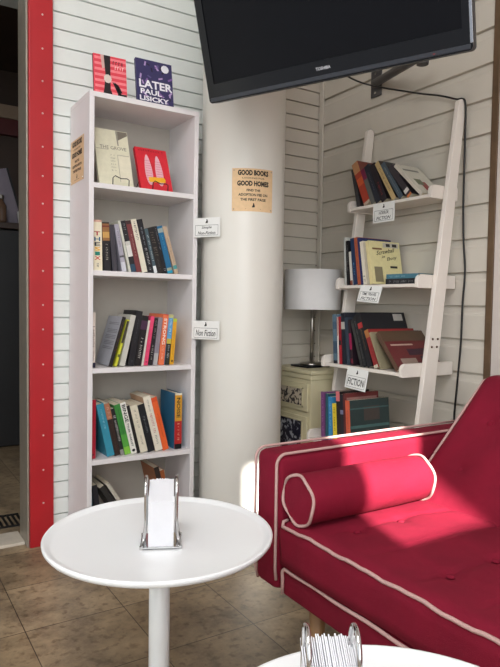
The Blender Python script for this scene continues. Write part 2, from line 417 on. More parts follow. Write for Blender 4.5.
# ------------------------------------------------------------------ books
RZ_LADDER = -math.pi/2
def book_parts(t, th, h, d, spine, face=None, hard=False, bands=(), text=(), page=None, rnd=None, ink=None, facebands=()):
    """x = thickness, spine at y=0 facing -y, z up"""
    c = .0022 if hard else .0009
    bm = bmesh.new()
    box(bm, 0, th, 0, c, 0, h, 0); box(bm, 0, c, c, d, 0, h, 1); box(bm, th-c, th, c, d, 0, h, 1)
    link('cover', bm, [cmat(spine), cmat(face or spine)], t)
    i = .003 if hard else .0008
    link('pages', bx(c, th-c, c, d-i-.001, i, h-i), page or PAGES, t)
    if bands:
        for i_, (z0, z1, cc) in enumerate(bands):
            link('spine_band', bx(0.0002, th-.0002, -.0003-.00006*i_, 0.0002, z0*h, z1*h), cmat(cc), t)
    if facebands:
        for i_, (side, y0, y1, z0, z1, cc) in enumerate(facebands):
            x = -.0003 if side < 0 else th-.0002
            link('cover_art', bx(x-(.00006*i_ if side < 0 else 0), x+.0005+(.00006*i_ if side > 0 else 0), y0*d, y1*d, z0*h, z1*h), cmat(cc), t)
    if text:
        bm = bmesh.new(); ms = []
        for s, z0, z1, fr, cc in text:
            mi = len(ms); ms.append(cmat(cc)); L = (z1-z0)*h
            if s == '*': marks(bm, th/2, (z0+z1)/2*h, L, th*fr, y=-.0009, mi=mi, rnd=rnd)
            elif s[0] == '^':
                n = len(s)-1
                for k, ch in enumerate(s[1:]):
                    add_text(bm, ch, th/2, z1*h-L*(k+.5)/n, th*fr, L/n*.8, y=-.0009, bold=.02, mi=mi)
            else: add_text(bm, s, th/2, (z0+z1)/2*h, L, th*fr, y=-.0009, down=True, bold=.02, mi=mi)
        link('title', bm, ms, t)
def poly_of(x, th, h, lean):
    a = math.radians(lean); c, s = math.cos(a), math.sin(a)
    P = [(u*c-v*s, u*s+v*c) for u, v in ((0, 0), (th, 0), (th, h), (0, h))]
    mz = min(q[1] for q in P)
    return [(x+u, v-mz) for u, v in P], -mz
def overlap(A, B):
    for P, Q in ((A, B), (B, A)):
        for i in range(4):
            ex, ez = P[(i+1) % 4][0]-P[i][0], P[(i+1) % 4][1]-P[i][1]; nx, nz = ez, -ex
            a = [nx*u+nz*v for u, v in P]; b = [nx*u+nz*v for u, v in Q]
            if max(a) <= min(b)+1e-9 or max(b) <= min(a)+1e-9: return False
    return True
def row(base, rz, zs, depth, group, items, lo, hi):
    """items: dict(x=desired foot, t, h, lean(+ = top to the left), label, ...); base = world point of x=0 on the spine line"""
    placed = []
    for it in items:
        th, h, lean = it['t'], it['h'], it['lean']; x = it['x']-.004
        while True:
            P, dz = poly_of(x, th, h, lean)
            if min(q[0] for q in P) < lo or any(overlap(P, Q) for Q in placed[-3:]): x += .0005; continue
            break
        placed.append(P)
        if max(q[0] for q in P) > hi: print('ROW OVERFLOW', group, it['label'], max(q[0] for q in P)-hi)
        off = it.get('y', 0.0)
        ux = Vector((math.cos(rz), math.sin(rz), 0)); uy = Vector((-math.sin(rz), math.cos(rz), 0))
        loc = Vector(base)+ux*x+uy*off; loc.z = zs+dz+.0004
        R = Matrix.Rotation(rz, 3, 'Z') @ Matrix.Rotation(-math.radians(lean), 3, 'Y')
        t = thing('book', it['label'], 'book', loc, R.to_euler(), group)
        rnd = random.Random(len(it['label'])*7+int(x*1000))
        book_parts(t, th-.0004, h, it.get('d', depth), it['c'], it.get('f'), it.get('hard', False), it.get('bands', ()), it.get('text', ()), it.get('page'), rnd, facebands=it.get('fb', ()))
BLK, WHT = (28, 27, 29), (232, 228, 218)
def B(x, t, h, lean, c, label, **k): return dict(x=x, t=t, h=h, lean=lean, c=c, label=label, **k)
LT, DK = (225, 222, 214), (40, 36, 34)
BASE = (BX0, -0.213, 0)
LO, HI = TH+.001, W-TH-.001
row(BASE, 0, ZS[1], .135, 'books on the second shelf of the tall bookcase', [
 B(0.024, .035, .178, 1.5, (238, 228, 200), 'cream spined book with large rainbow letters at the left end of its shelf', text=[('^T', .68, .78, .62, (180, 30, 50)), ('^H', .57, .67, .62, (20, 90, 130)), ('^E', .47, .57, .6, (40, 50, 60)), ('^S', .38, .47, .62, (230, 170, 30)), ('^I', .29, .38, .5, (20, 130, 110)), ('^X', .2, .29, .62, (205, 45, 35)), ('*', .04, .14, .2, DK)], bands=[(.955, 1, (214, 170, 150))]),
 B(0.065, .026, .172, 3, BLK, 'thick black spined book with golden brown picture, beside the rainbow lettered one', bands=[(.62, .97, (150, 105, 62)), (.9, .93, (120, 40, 34)), (.68, .80, (205, 160, 90))], text=[('*', .2, .55, .3, (190, 185, 170))]),
 B(0.092, .018, .166, 5, (62, 60, 68), 'dark grey slim book between a black and a lavender spine'),
 B(0.113, .017, .170, 11, (168, 164, 176), 'lavender grey book with a pale foot on the second shelf', text=[('*', .45, .9, .35, (70, 66, 74))], bands=[(.0, .2, (200, 200, 208)), (.3, .34, (84, 80, 84))]),
 B(0.133, .009, .186, 13.4, (206, 206, 192), 'thin greenish white book leaning left on the second shelf'),
 B(0.145, .019, .186, 13.6, (34, 34, 38), 'black spined book with a white teardrop shape and blue foot', bands=[(.30, .55, (222, 220, 214)), (.52, .60, (200, 198, 190)), (0, .15, (40, 74, 96))], text=[('*', .68, .94, .45, (150, 150, 150))]),
 B(0.167, .020, .189, 13.8, (118, 56, 58), 'maroon spined book between the teardrop spine and a white spine', text=[('*', .3, .75, .25, (190, 150, 140))], bands=[(.93, 1, (60, 40, 40))]),
 B(0.189, .021, .196, 14, (226, 220, 200), 'white spined book with vertical black lettering, tallest in the middle of its shelf', text=[('*', .5, .95, .42, (40, 38, 36))]),
 B(0.212, .023, .197, 14.2, (25, 26, 32), 'tall black book with white lettering leaning on the white spine', text=[('*', .5, .85, .2, (170, 175, 185)), ('*', .14, .46, .34, (205, 205, 205)), ('*', .03, .09, .3, (160, 160, 160))]),
 B(0.237, .013, .166, 14.4, (72, 92, 100), 'slim grey teal book with fine white lettering', text=[('*', .25, .85, .45, (205, 210, 210))], bands=[(.0, .16, (225, 228, 228))]),
 B(0.252, .023, .170, 14.6, (34, 31, 30), 'short black book with brownish worn lettering on the second shelf', text=[('*', .35, .9, .55, (100, 92, 84)), ('*', .05, .3, .3, (90, 84, 80))]),
 B(0.276, .014, .178, 14.8, (22, 24, 30), 'narrow black book just left of the blue spine', text=[('*', .5, .95, .3, (150, 150, 155)), ('*', .04, .1, .6, (170, 170, 175))]),
 B(0.292, .022, .180, 15.2, (30, 104, 146), 'bright blue spined book near the right end of the second shelf', bands=[(.86, .95, (150, 164, 160)), (.06, .12, (150, 160, 140)), (.0, .06, (30, 150, 180))], text=[('*', .5, .8, .2, (80, 170, 205))]),
 B(0.316, .016, .182, 17, (190, 166, 140), 'beige spined book at the right end of the second shelf', text=[('*', .2, .8, .25, (150, 110, 96))], bands=[(.1, .18, (70, 150, 150))]),
], LO, HI)
row(BASE, 0, ZS[2], .135, 'books on the third shelf of the tall bookcase', [
 B(.020, .016, .196, 0, (226, 212, 200), 'pale upright book with reddish letters and navy foot at the left end of its shelf', bands=[(.0, .09, (28, 30, 60))], text=[('*', .35, .75, .55, (110, 60, 80)), ('*', .12, .3, .3, (170, 140, 140))]),
 B(.088, .013, .186, -16, (30, 28, 28), 'black spined book whose silver grey back cover of print faces out', f=(176, 178, 186), hard=True, text=[('*', .3, .9, .4, (120, 80, 50))], fb=[(-1, .10, .80, z_, z_+.012, (120, 120, 130)) for z_ in (.86, .83, .72, .69, .66, .60, .57, .54, .48, .45, .42, .36, .33)], d=.15),
 B(.110, .009, .176, -15.5, (206, 206, 60), 'slim acid yellow and black book leaning right', bands=[(.5, .97, (60, 56, 44)), (.2, .26, (90, 90, 40))]),
 B(.121, .020, .190, -12.5, (196, 194, 184), 'light grey book tucked against the tallest black book', hard=True),
 B(.148, .024, .204, -9.5, (27, 28, 33), 'tallest thick black book in the middle of the third shelf', hard=True, text=[('*', .4, .85, .12, (90, 92, 100)), ('*', .04, .1, .3, (90, 92, 100))]),
 B(.174, .026, .186, -9.2, (24, 22, 24), 'black book with bold white lettering on its lower spine', text=[('*', .12, .55, .34, (225, 222, 214))], bands=[(.72, .9, (70, 40, 66))]),
 B(.203, .008, .170, -8.6, (214, 208, 196), 'thin white book beside the hot pink spine'),
 B(.213, .015, .185, -8.2, (226, 70, 112), 'hot pink spined book on the third shelf', text=[('*', .2, .8, .16, (240, 130, 160)), ('*', .03, .08, .5, (60, 20, 30))]),
 B(.230, .015, .178, -7.6, (30, 28, 32), 'black book with white lettering just right of the hot pink one', text=[('*', .55, .95, .4, (170, 165, 160)), ('*', .1, .45, .4, (205, 200, 195))]),
 B(.247, .018, .180, -6.6, (138, 128, 138), 'mauve grey book just left of the orange spine', bands=[(.0, .25, (176, 172, 172))]),
 B(.267, .023, .192, -5.6, (232, 118, 76), 'orange spined book with large white title lettering', text=[('STRONG', .4, .92, .5, (250, 235, 222)), ('*', .1, .36, .3, (250, 210, 190))], bands=[(.985, 1, (200, 60, 40))]),
 B(.292, .019, .191, -5, (96, 160, 206), 'book with sky blue, yellow and black banded spine', bands=[(.0, .42, (40, 44, 40)), (.42, .52, (196, 180, 70)), (.93, 1, (190, 190, 130))], text=[('*', .12, .38, .4, (205, 205, 200)), ('*', .6, .9, .35, (230, 240, 245))]),
 B(.314, .016, .176, -4.2, (226, 166, 40), 'mustard yellow spined book at the right end of the third shelf', text=[('*', .2, .75, .14, (150, 100, 40)), ('^.', .05, .11, .5, (30, 25, 20))], bands=[(.93, 1, (190, 200, 60))]),
], LO, HI)
row(BASE, 0, ZS[3], .135, 'books on the fourth shelf of the tall bookcase', [
 B(0.020, 0.0200, .212, 0, (172, 26, 48), 'plain crimson book standing upright at the left end of its shelf', text=[('^.', .05, .09, .3, (60, 10, 20))]),
 B(0.072, 0.0273, .197, 12.8, (54, 140, 164), 'turquoise blue book leaning on the crimson one', hard=True, text=[('*', .5, .9, .22, (150, 200, 214))]),
 B(0.105, 0.0202, .198, 13, (52, 38, 34), 'dark brown book with a coppery top', bands=[(.7, 1, (170, 112, 84))], text=[('*', .73, .96, .4, (210, 170, 150)), ('*', .1, .6, .2, (84, 66, 60))]),
 B(0.127, 0.0143, .178, 13.2, (38, 37, 38), 'thin black book with white lettering left of the green spine', text=[('*', .3, .85, .6, (220, 218, 212))], bands=[(0, .12, (140, 138, 134))]),
 B(0.143, 0.0237, .192, 13.5, (60, 134, 60), 'bright green spined book on the fourth shelf', bands=[(.0, .15, (132, 196, 70)), (.15, .4, (84, 160, 66))], text=[('*', .4, .9, .15, (30, 80, 36))]),
 B(0.170, 0.0213, .198, 13.8, (236, 233, 224), 'white spined book titled Binge in black letters', text=[('BINGE', .62, .96, .62, (25, 22, 22)), ('TYLER OAKLEY', .14, .60, .34, (60, 55, 55)), ('^.', .03, .10, .62, (25, 25, 25))]),
 B(0.193, 0.0119, .186, 14, (36, 34, 34), 'thin black book directly right of the Binge spine'),
 B(0.207, 0.0285, .184, 14.2, (222, 214, 192), 'cream spined book with sparse grey lettering', text=[('*', .5, .9, .25, (110, 104, 90)), ('*', .15, .35, .25, (110, 104, 90))]),
 B(0.238, 0.0273, .186, 14.4, (28, 30, 34), 'black book between two cream spines on the fourth shelf', text=[('*', .35, .75, .28, (130, 134, 136))]),
 B(0.267, 0.0296, .215, 14.6, (228, 220, 202), 'tall cream book with red and dark lettering beside the orange spine', text=[('*', .72, .94, .2, (90, 80, 70)), ('*', .32, .68, .3, (178, 36, 40)), ('*', .1, .28, .28, (60, 50, 50))], f=(196, 160, 130)),
 B(0.300, 0.0237, .210, 14.8, (228, 98, 46), 'orange spined book leaning left, on the fourth shelf', text=[('*', .25, .7, .14, (150, 50, 20))], bands=[(.92, 1, (214, 80, 40))]),
 B(.352, 0.0300, .216, 0, (178, 36, 34), 'upright book titled Noise with yellow and red spine and blue cover', f=(44, 108, 144), hard=True, bands=[(.5, 1, (214, 156, 52)), (.965, 1, (228, 222, 200)), (0, .09, (22, 20, 24))], text=[('NOISE', .56, .92, .5, (40, 30, 24)), ('*', .14, .46, .28, (230, 190, 160)), ('*', .02, .06, .5, (160, 150, 140))]),
], LO, HI)
row((BX0, -0.19, 0), 0, .068, .135, 'books in the bottom compartment of the tall bookcase', [
 B(.022, .012, .205, 3, (120, 160, 184), 'pale blue book at the left of the bottom compartment', f=(180, 200, 210)),
 B(.050, .02, .185, 8, (40, 40, 46), 'black book beside the pale blue one in the bottom compartment'),
 B(.172, .02, .20, 32, (46, 44, 42), 'dark book leaning far left in the bottom compartment'),
 B(.203, .014, .21, 32, (190, 184, 170), 'pale book leaning on the dark one in the bottom compartment'),
 B(.332, .02, .225, 14, (50, 40, 36), 'brown book near the right side of the bottom compartment', f=(160, 96, 54)),
 B(.354, .016, .210, 14, (150, 84, 46), 'orange brown book at the right end of the bottom compartment'),
], LO, HI)

# books that show their front cover
def facing(label, loc, lean, rz, w, h, th, cover, group=None, build=None, spine=None):
    """front cover faces -y, w wide, leans back by lean"""
    R = Matrix.Rotation(rz, 3, 'Z') @ Matrix.Rotation(-math.radians(lean), 3, 'X')
    t = thing('book', label, 'book', loc, R.to_euler(), group)
    bm = bmesh.new(); c = .0012
    box(bm, 0, w, 0, c, 0, h, 0); box(bm, 0, w, th-c, th, 0, h, 0); box(bm, 0, c, c, th-c, 0, h, 1)
    link('cover', bm, [cmat(cover), cmat(spine or cover)], t)
    link('pages', bx(c, w-.002, c, th-c, .001, h-.001), PAGES, t)
    if build:
        bm = bmesh.new(); ms = []; build(bm, ms, w, h); link('cover_art', bm, ms, t)
    return t
def quad(bm, ms, c, P, y=-.0003):
    ms.append(cmat(c)); f = bm.faces.new([bm.verts.new((x, y, z)) for x, z in P]); f.material_index = len(ms)-1
def R4(x0, x1, z0, z1): return [(x0, z0), (x1, z0), (x1, z1), (x0, z1)]
def art_boots(bm, ms, w, h):
    for k in range(7): quad(bm, ms, (238, 130, 136), R4(.004, w, h*(.04+.14*k), h*(.105+.14*k)))
    for P in ([(.3, .12), (.5, .12), (.5, .42), (.34, .42)], [(.36, .42), (.5, .42), (.52, 1), (.32, 1)], [(.62, .36), (.74, .30), (.86, .12), (.74, .10)], [(.56, .36), (.72, .30), (.86, .0), (.76, 0)], [(.26, 0), (.56, 0), (.52, .14), (.3, .14)], [(.7, 0), (1, 0), (.98, .09), (.72, .09)]):
        quad(bm, ms, (26, 22, 24), [(x*w, z*h) for x, z in P], -.0006)
    quad(bm, ms, (206, 170, 160), [(x*w, z*h) for x, z in ((.22, 1), (.32, 1), (.34, .68), (.26, .66))], -.0006)
    quad(bm, ms, (214, 200, 190), [(w*.42+w*.12*math.cos(a*.7), h*.42+h*.11*math.sin(a*.7)) for a in range(9)], -.0009)
    ms.append(cmat((90, 20, 30))); marks(bm, w*.77, h*.84, w*.36, h*.09, down=False, y=-.0006, mi=len(ms)-1)
    ms.append(cmat((250, 225, 220))); marks(bm, w*.80, h*.72, w*.30, h*.08, down=False, y=-.0006, mi=len(ms)-1)
def art_later(bm, ms, w, h):
    rn = random.Random(3)
    for k in range(34):
        x, z, a = rn.random(), rn.random(), rn.random()*3; s = .03+.05*rn.random()
        x = .06+.88*x; z = .05+.88*z
        P = [(x*w+w*s*q*math.cos(a)-w*s*.35*v*math.sin(a), z*h+w*s*q*math.sin(a)+w*s*.35*v*math.cos(a)) for q, v in ((-1, -1), (1, -1), (1.2, 1), (-.8, 1))]
        quad(bm, ms, rn.choice([(132, 96, 158), (92, 86, 130), (176, 150, 196), (24, 22, 44)]), P, -.0004-.00002*k)
    quad(bm, ms, (224, 224, 228), [(w*.80+w*.11*math.cos(a*.63), h*.86+w*.11*math.sin(a*.63)) for a in range(10)], -.0014)
    wh = cmat((238, 236, 240)); ms.append(wh); i = len(ms)-1
    add_text(bm, 'LATER', w*.52, h*.445, w*.92, h*.18, y=-.0014, bold=.03, mi=i)
    add_text(bm, 'PAUL', w*.38, h*.27, w*.58, h*.12, y=-.0014, bold=.03, mi=i)
    add_text(bm, 'LISICKY', w*.46, h*.12, w*.80, h*.11, y=-.0014, bold=.03, mi=i)
def art_panels(bm, ms, w, h):
    quad(bm, ms, (150, 146, 132), [(w*.64, h*.99), (w*.70, h*.99), (w*.70, h*.72), (w*.66, h*.72)])
    quad(bm, ms, (120, 112, 100), [(w*.70, h*.99), (w*.99, h*.99), (w*.99, h*.93), (w*.70, h*.82)])
    quad(bm, ms, (166, 160, 140), R4(w*.62, w*.635, h*.06, h*.54)); quad(bm, ms, (166, 160, 140), R4(w*.62, w*.97, h*.54, h*.55))
    quad(bm, ms, (176, 168, 148), R4(w*.02, w*.38, h*.62, h*.632))
    quad(bm, ms, (226, 220, 196), R4(w*.645, w*.97, h*.05, h*.53), -.0004)
    ms.append(cmat((120, 112, 96))); i = len(ms)-1
    add_text(bm, 'THE GROVE', w*.52, h*.665, w*.78, h*.06, y=-.0006, mi=i)
    for k in range(6): marks(bm, w*.49, h*(.53-.055*k), w*.16, h*.022, down=False, y=-.0006, mi=i)
def art_ovals(bm, ms, w, h):
    for sx in (.33, .66):
        P = [(sx*w+w*.115*math.cos(a*.3)*(1-.25*math.sin(a*.3)), h*.47+h*.37*math.sin(a*.3)) for a in range(21)]
        quad(bm, ms, (230, 176, 186), P)
        for k in range(9): quad(bm, ms, (206, 92, 110), R4((sx-.085)*w, (sx+.085)*w, h*(.2+.06*k), h*(.2+.06*k)+.0016), -.0005)
    quad(bm, ms, (238, 178, 40), [(w*.28, h*.21), (w*.30, h*.17), (w*.80, h*.19), (w*.82, h*.26), (w*.78, h*.31), (w*.30, h*.29)], -.0008)
    ms.append(cmat((120, 20, 28))); i = len(ms)-1
    marks(bm, w*.5, h*.93, w*.8, h*.05, down=False, y=-.0006, mi=i)
facing('pink striped book with black boots on its cover, standing on top of the bookcase', (-1.160, -0.212, TOP+.0004), 9, math.radians(-3), .118, .148, .012, (222, 64, 80), 'books standing on top of the tall bookcase', art_boots, (30, 25, 28))
facing('dark purple book titled Later standing on top of the bookcase', (-1.000, -0.212, TOP+.0004), 10, math.radians(-1), .142, .172, .014, (52, 48, 92), 'books standing on top of the tall bookcase', art_later)
facing('large cream book with faint panels leaning back on a wire stand, top compartment', (-1.137, -0.205, ZS[0]+.006), 20, 0, .128, .226, .016, (220, 216, 190), 'books displayed in the top compartment', art_panels)
facing('red book with two pink ovals and a yellow band leaning back in the top compartment', (-0.980, -0.205, ZS[0]+.006), 24, 0, .127, .182, .016, (214, 40, 54), 'books displayed in the top compartment', art_ovals)
t = thing('book', 'dark blue book half hidden behind the large cream one in the top compartment', 'book', (-1.1635, -0.150, ZS[0]+.0004), (0, 0, 0), 'books displayed in the top compartment')
book_parts(t, .016, .125, .12, (44, 40, 104), (44, 40, 104))
for x, lb in ((-1.064, 'thin black wire book stand holding the large cream book'), (-0.912, 'thin black wire book stand holding the red book')):
    s = thing('wire_book_stand', lb, 'book stand', (x, -0.208, ZS[0]), group='wire stands in the top compartment')
    r = .0017
    bm = bmesh.new(); tube(bm, [(-.030, -.001, .002), (-.030, -.014, .003), (-.030, -.0155, .026), (-.022, -.0155, .034), (0, -.0155, .026), (.022, -.0155, .028), (.030, -.0155, .024), (.030, -.014, .003), (.030, -.001, .002)], r, 8)
    link('front_wire', bm, BLACKW, s, smooth=True)
    bm = bmesh.new()
    for sx in (-.03, .03): tube(bm, [(sx, 0, .0022), (sx, .155, .0022), ], r, 6)
    tube(bm, [(-.03, .15, .002), (-.03, .152, .03), (0, .150, .11), (.03, .152, .03), (.03, .15, .002)], r, 6)
    link('rear_wire', bm, BLACKW, s, smooth=True)

# ------------------------------------------------------------------ leaning ladder shelf
ld = thing('ladder_shelf', 'white ladder shelf with slanted rails leaning on the right wall', 'shelf', (0, -0.36, 0))
RC = lambda z: -.019-(1.662-z)*.129      # rail centre line: it leans on the wall
RW = lambda z: .019+(1.662-z)*.013      # and widens towards its foot
def rail(y0):
    bm = bmesh.new(); P = []; zt = 1.644
    for k in range(9):
        a = math.radians(-5+190*k/8); P.append((RC(zt)+RW(zt)*math.cos(a), zt+RW(zt)*math.sin(a)))
    P += [(RC(0)-RW(0), 0), (RC(0)+RW(0), 0)]
    prism(bm, P, y0-.010, y0+.010, 'Y')
    return bm
link('rail', rail(-.008), LADDERW, ld, bevel=.003)
r2 = link('rail', rail(-.478), LADDERW, ld, bevel=.003)
for z in (.776, .804):
    for dx in (-.013, .013):
        xx = RC(z)+dx
        bm = bmesh.new(); bmesh.ops.create_cone(bm, cap_ends=True, segments=10, radius1=.0042, radius2=.0036, depth=.003, matrix=Matrix.Translation((xx, -.4895, z)) @ Matrix.Rotation(math.pi/2, 4, 'X'))
        link('screw', bm, BROWNDOT, r2)
LSH = [(1.320, .140, .012), (1.000, .195, .012), (.686, .262, .013), (.385, .33, .013)]
for z, dp, tk in LSH:
    sh = link('shelf', bx(-dp, -.010, -.450, -.036, z-tk, z), LADDERW, ld, bevel=.0015)
    for y in (-.4665, -.0355):
        bm = bmesh.new(); H = .048; rr = .022
        P = [(-.006, z-tk-.004), (-.006, z-tk-.004+H)]
        for k in range(7):
            a = math.radians(90+90*k/6); P.append((-dp-.006+rr+rr*math.cos(a), z-tk-.004+H-rr+rr*math.sin(a)))
        P += [(-dp-.006, z-tk-.002), (-dp-.002, z-tk-.004)]
        prism(bm, P, y, y+.016, 'Y')
        link('side_bracket', bm, LADDERW, ld, bevel=.002)
def lbase(dp): return (-dp+.008, -0.36-.036, 0)
LLO, LHI = .001, .4125
def lad(i, group, items, lo=LLO, hi=LHI):
    z, dp, tk = LSH[i]; row(lbase(dp), RZ_LADDER, z, dp-.022, group, items, lo, hi)
# x below is measured from the left end of each shelf
lad(0, 'books on the top shelf of the ladder shelf', lo=-.06, items=[
 B(.022, .020, .165, 15, (58, 56, 58), 'dark charcoal book at the left end of the top ladder shelf', y=.01),
 B(.050, .036, .194, 25, (168, 62, 44), 'thick red orange book with a tan top on the top ladder shelf', f=(120, 60, 50), bands=[(.75, 1, (190, 138, 96)), (.45, .62, (200, 90, 50)), (.0, .06, (190, 170, 150))]),
 B(.092, .022, .160, 25.5, (96, 96, 92), 'grey book wedged right of the thick red orange one', bands=[(.7, 1, (120, 30, 66))]),
 B(.124, .026, .172, 26, (38, 42, 52), 'blue black book on the top ladder shelf', text=[('*', .3, .8, .2, (110, 110, 120))]),
 B(.152, .030, .170, 27, (34, 28, 34), 'black book with small red marks on the top ladder shelf', text=[('*', .1, .5, .3, (150, 50, 50))]),
 B(.186, .022, .186, 33, (192, 166, 118), 'tan yellow spined book leaning steeply on the top ladder shelf', text=[('*', .2, .9, .4, (120, 92, 56))], f=(60, 50, 44)),
 B(.215, .022, .180, 36, (70, 84, 94), 'slate blue book under the white covered one, top ladder shelf', text=[('*', .1, .9, .3, (150, 160, 166))], f=(44, 46, 50)),
 B(.242, .024, .165, 40, (52, 46, 52), 'dark book with a pale spot, beside the white covered one on top ladder shelf', bands=[(.12, .22, (210, 206, 200)), (.0, .06, (200, 120, 70))]),
 B(.275, .014, .188, 47, (206, 198, 184), 'white covered book with red figure, lying slanted on the top ladder shelf', f=(214, 210, 196), fb=[(1, .35, .62, .12, .42, (150, 62, 58)), (1, .2, .5, .3, .5, (110, 116, 90)), (1, .1, .8, .78, .84, (130, 130, 120))]),
])
lad(1, 'books on the second shelf of the ladder shelf', [
 B(.030, .011, .195, 4, (196, 198, 192), 'thin pale grey book at the left end of the second ladder shelf', text=[('*', .1, .4, .4, (90, 90, 90))]),
 B(.043, .016, .180, 4.2, BLK, 'black book second from the left on the second ladder shelf', text=[('*', .3, .9, .4, (150, 150, 150))]),
 B(.066, .014, .135, 7, (214, 210, 200), 'short white book with a brown foot on the second ladder shelf', bands=[(0, .14, (130, 66, 50))]),
 B(.082, .022, .188, 8, (32, 54, 88), 'navy blue book with light blue lettering on the second ladder shelf', text=[('*', .2, .5, .35, (110, 170, 210))]),
 B(.108, .018, .190, 9, (178, 92, 62), 'copper orange spined book on the second ladder shelf', text=[('*', .1, .9, .25, (90, 40, 30))]),
 B(.128, .011, .188, 9.2, (36, 46, 96), 'slim indigo book right of the copper orange spine'),
 B(.142, .018, .172, 9.6, (226, 218, 198), 'cream white book on the second ladder shelf', text=[('*', .05, .2, .5, (40, 36, 30))]),
 B(.163, .010, .168, 10, (196, 186, 166), 'thin beige book beside the illustrated cream cover'),
 B(.178, .018, .172, 11, (222, 208, 154), 'cream yellow covered book with black handwritten title', d=.165, f=(224, 214, 160), fb=[(1, .45, .95, .86, .97, (196, 190, 176)), (1, .55, .68, .88, .95, (30, 28, 26)), (1, .75, .9, .88, .95, (30, 28, 26)), (1, .10, .40, .80, .84, (120, 84, 50)), (1, .1, .35, .05, .4, (130, 122, 96)), (1, .62, .85, .38, .43, (40, 36, 30))]),
])
# lettering on the yellow cover is built on the last book's right face
yb = [o for o in COL.objects if o.get('label', '').startswith('cream yellow covered book')][0]
bm = bmesh.new()
for s, cy, cz, w_, h_ in (('Screwball', .085, .132, .10, .017), ('in', .07, .110, .018, .010), ('Ebony', .115, .104, .055, .017)):
    V, F = glyphs(s, w_, h_, .3, .01)
    vs = [bm.verts.new((.0182, cy+u, cz+v+u*.18)) for u, v in V]
    for f in F:
        try: bm.faces.new([vs[i] for i in f])
        except ValueError: pass
link('title', bm, INK, yb)
# two books lying flat at the right of the second ladder shelf
def flat_book(label, cx, cy, z, rz, w, d, th, c, group, spine=None, text=(), face=None):
    R = Matrix.Rotation(rz, 3, 'Z') @ Matrix.Rotation(math.pi/2, 3, 'Y')
    t = thing('book', label, 'book', (cx, cy, z+th), R.to_euler(), group)
    # local x (thickness) points down, z points along +x of the row
    book_parts(t, th, w, d, spine or c, face or c, True, (), text, rnd=random.Random(5))
    return t
g2 = 'books on the second shelf of the ladder shelf'
flat_book('black book lying flat at the right of the second ladder shelf', -.195+.012, -0.36-.290, 1.0004, RZ_LADDER, .150, .15, .020, (30, 30, 34), g2, text=[('*', .1, .9, .4, (150, 150, 150))])
flat_book('teal blue book lying flat on the black one, second ladder shelf', -.195+.020, -0.36-.285, 1.0212, RZ_LADDER+.06, .150, .14, .017, (70, 120, 136), g2, text=[('*', .1, .6, .4, (150, 190, 200))])
lad(2, 'books on the third shelf of the ladder shelf', [
 B(.050, .024, .196, 4, (96, 120, 136), 'mottled light blue book at the left end of the third ladder shelf', d=.17, bands=[(.2, .45, (64, 84, 104)), (.0, .06, (30, 34, 44)), (.7, .85, (74, 96, 116))]),
 B(.076, .008, .186, 3.8, (220, 214, 208), 'thin white book with a pink top on the third ladder shelf', bands=[(.6, 1, (190, 150, 140))]),
 B(.086, .015, .188, 3.9, (150, 30, 44), 'dark red slim book on the third ladder shelf', bands=[(.0, .4, (176, 40, 52)), (.4, .5, (40, 20, 26))]),
 B(.104, .022, .204, 5, (30, 34, 46), 'tall navy black book with a pale sticker on the third ladder shelf', bands=[(.68, .82, (176, 174, 166))], d=.21),
 B(.128, .018, .186, 6, (48, 60, 74), 'slate book left of the magenta edged one on the third ladder shelf', d=.18),
 B(.148, .014, .178, 8, (38, 26, 34), 'black book with magenta band on the third ladder shelf', bands=[(.35, .7, (150, 24, 74)), (.05, .15, (110, 30, 50))]),
 B(.200, .015, .186, 20, (42, 42, 44), 'black book with a thin white line leaning on the third ladder shelf', bands=[(.15, .92, (60, 60, 58))], d=.21),
 B(.218, .018, .200, 20.5, (30, 32, 36), 'charcoal book leaning in the middle of the third ladder shelf', text=[('*', .1, .9, .3, (120, 120, 116))], d=.22),
 B(.238, .026, .212, 21, (24, 26, 32), 'largest dark book leaning in the middle of the third ladder shelf', text=[('*', .3, .7, .2, (150, 120, 80))], bands=[(.72, .82, (170, 50, 50))], d=.235, fb=[(1, .72, .93, .84, .97, (176, 172, 166)), (1, .1, .3, .1, .3, (130, 104, 50))]),
 B(.268, .022, .150, 24, (140, 40, 40), 'red book with pale foot leaning at the right of the third ladder shelf', bands=[(.0, .08, (200, 190, 170)), (.8, 1, (170, 110, 60))]),
 B(.293, .009, .146, 26, (150, 140, 112), 'pale yellowish book leaning at the right of the third ladder shelf'),
 B(.300, .020, .150, 30, (36, 40, 72), 'navy book lying back behind the red patterned cover, third ladder shelf', y=.09, d=.14),
 B(.330, .018, .168, 40, (92, 66, 50), 'brown book with red patterned cover, rightmost on the third ladder shelf', f=(98, 36, 38), d=.225, fb=[(1, .0, 1, .72, 1, (84, 64, 48)), (1, .15, .5, .1, .26, (140, 120, 108)), (1, .1, .6, .60, .64, (176, 150, 136)), (1, .62, .98, .06, .3, (50, 38, 52)), (1, .4, .9, .34, .5, (60, 30, 44))]),
])
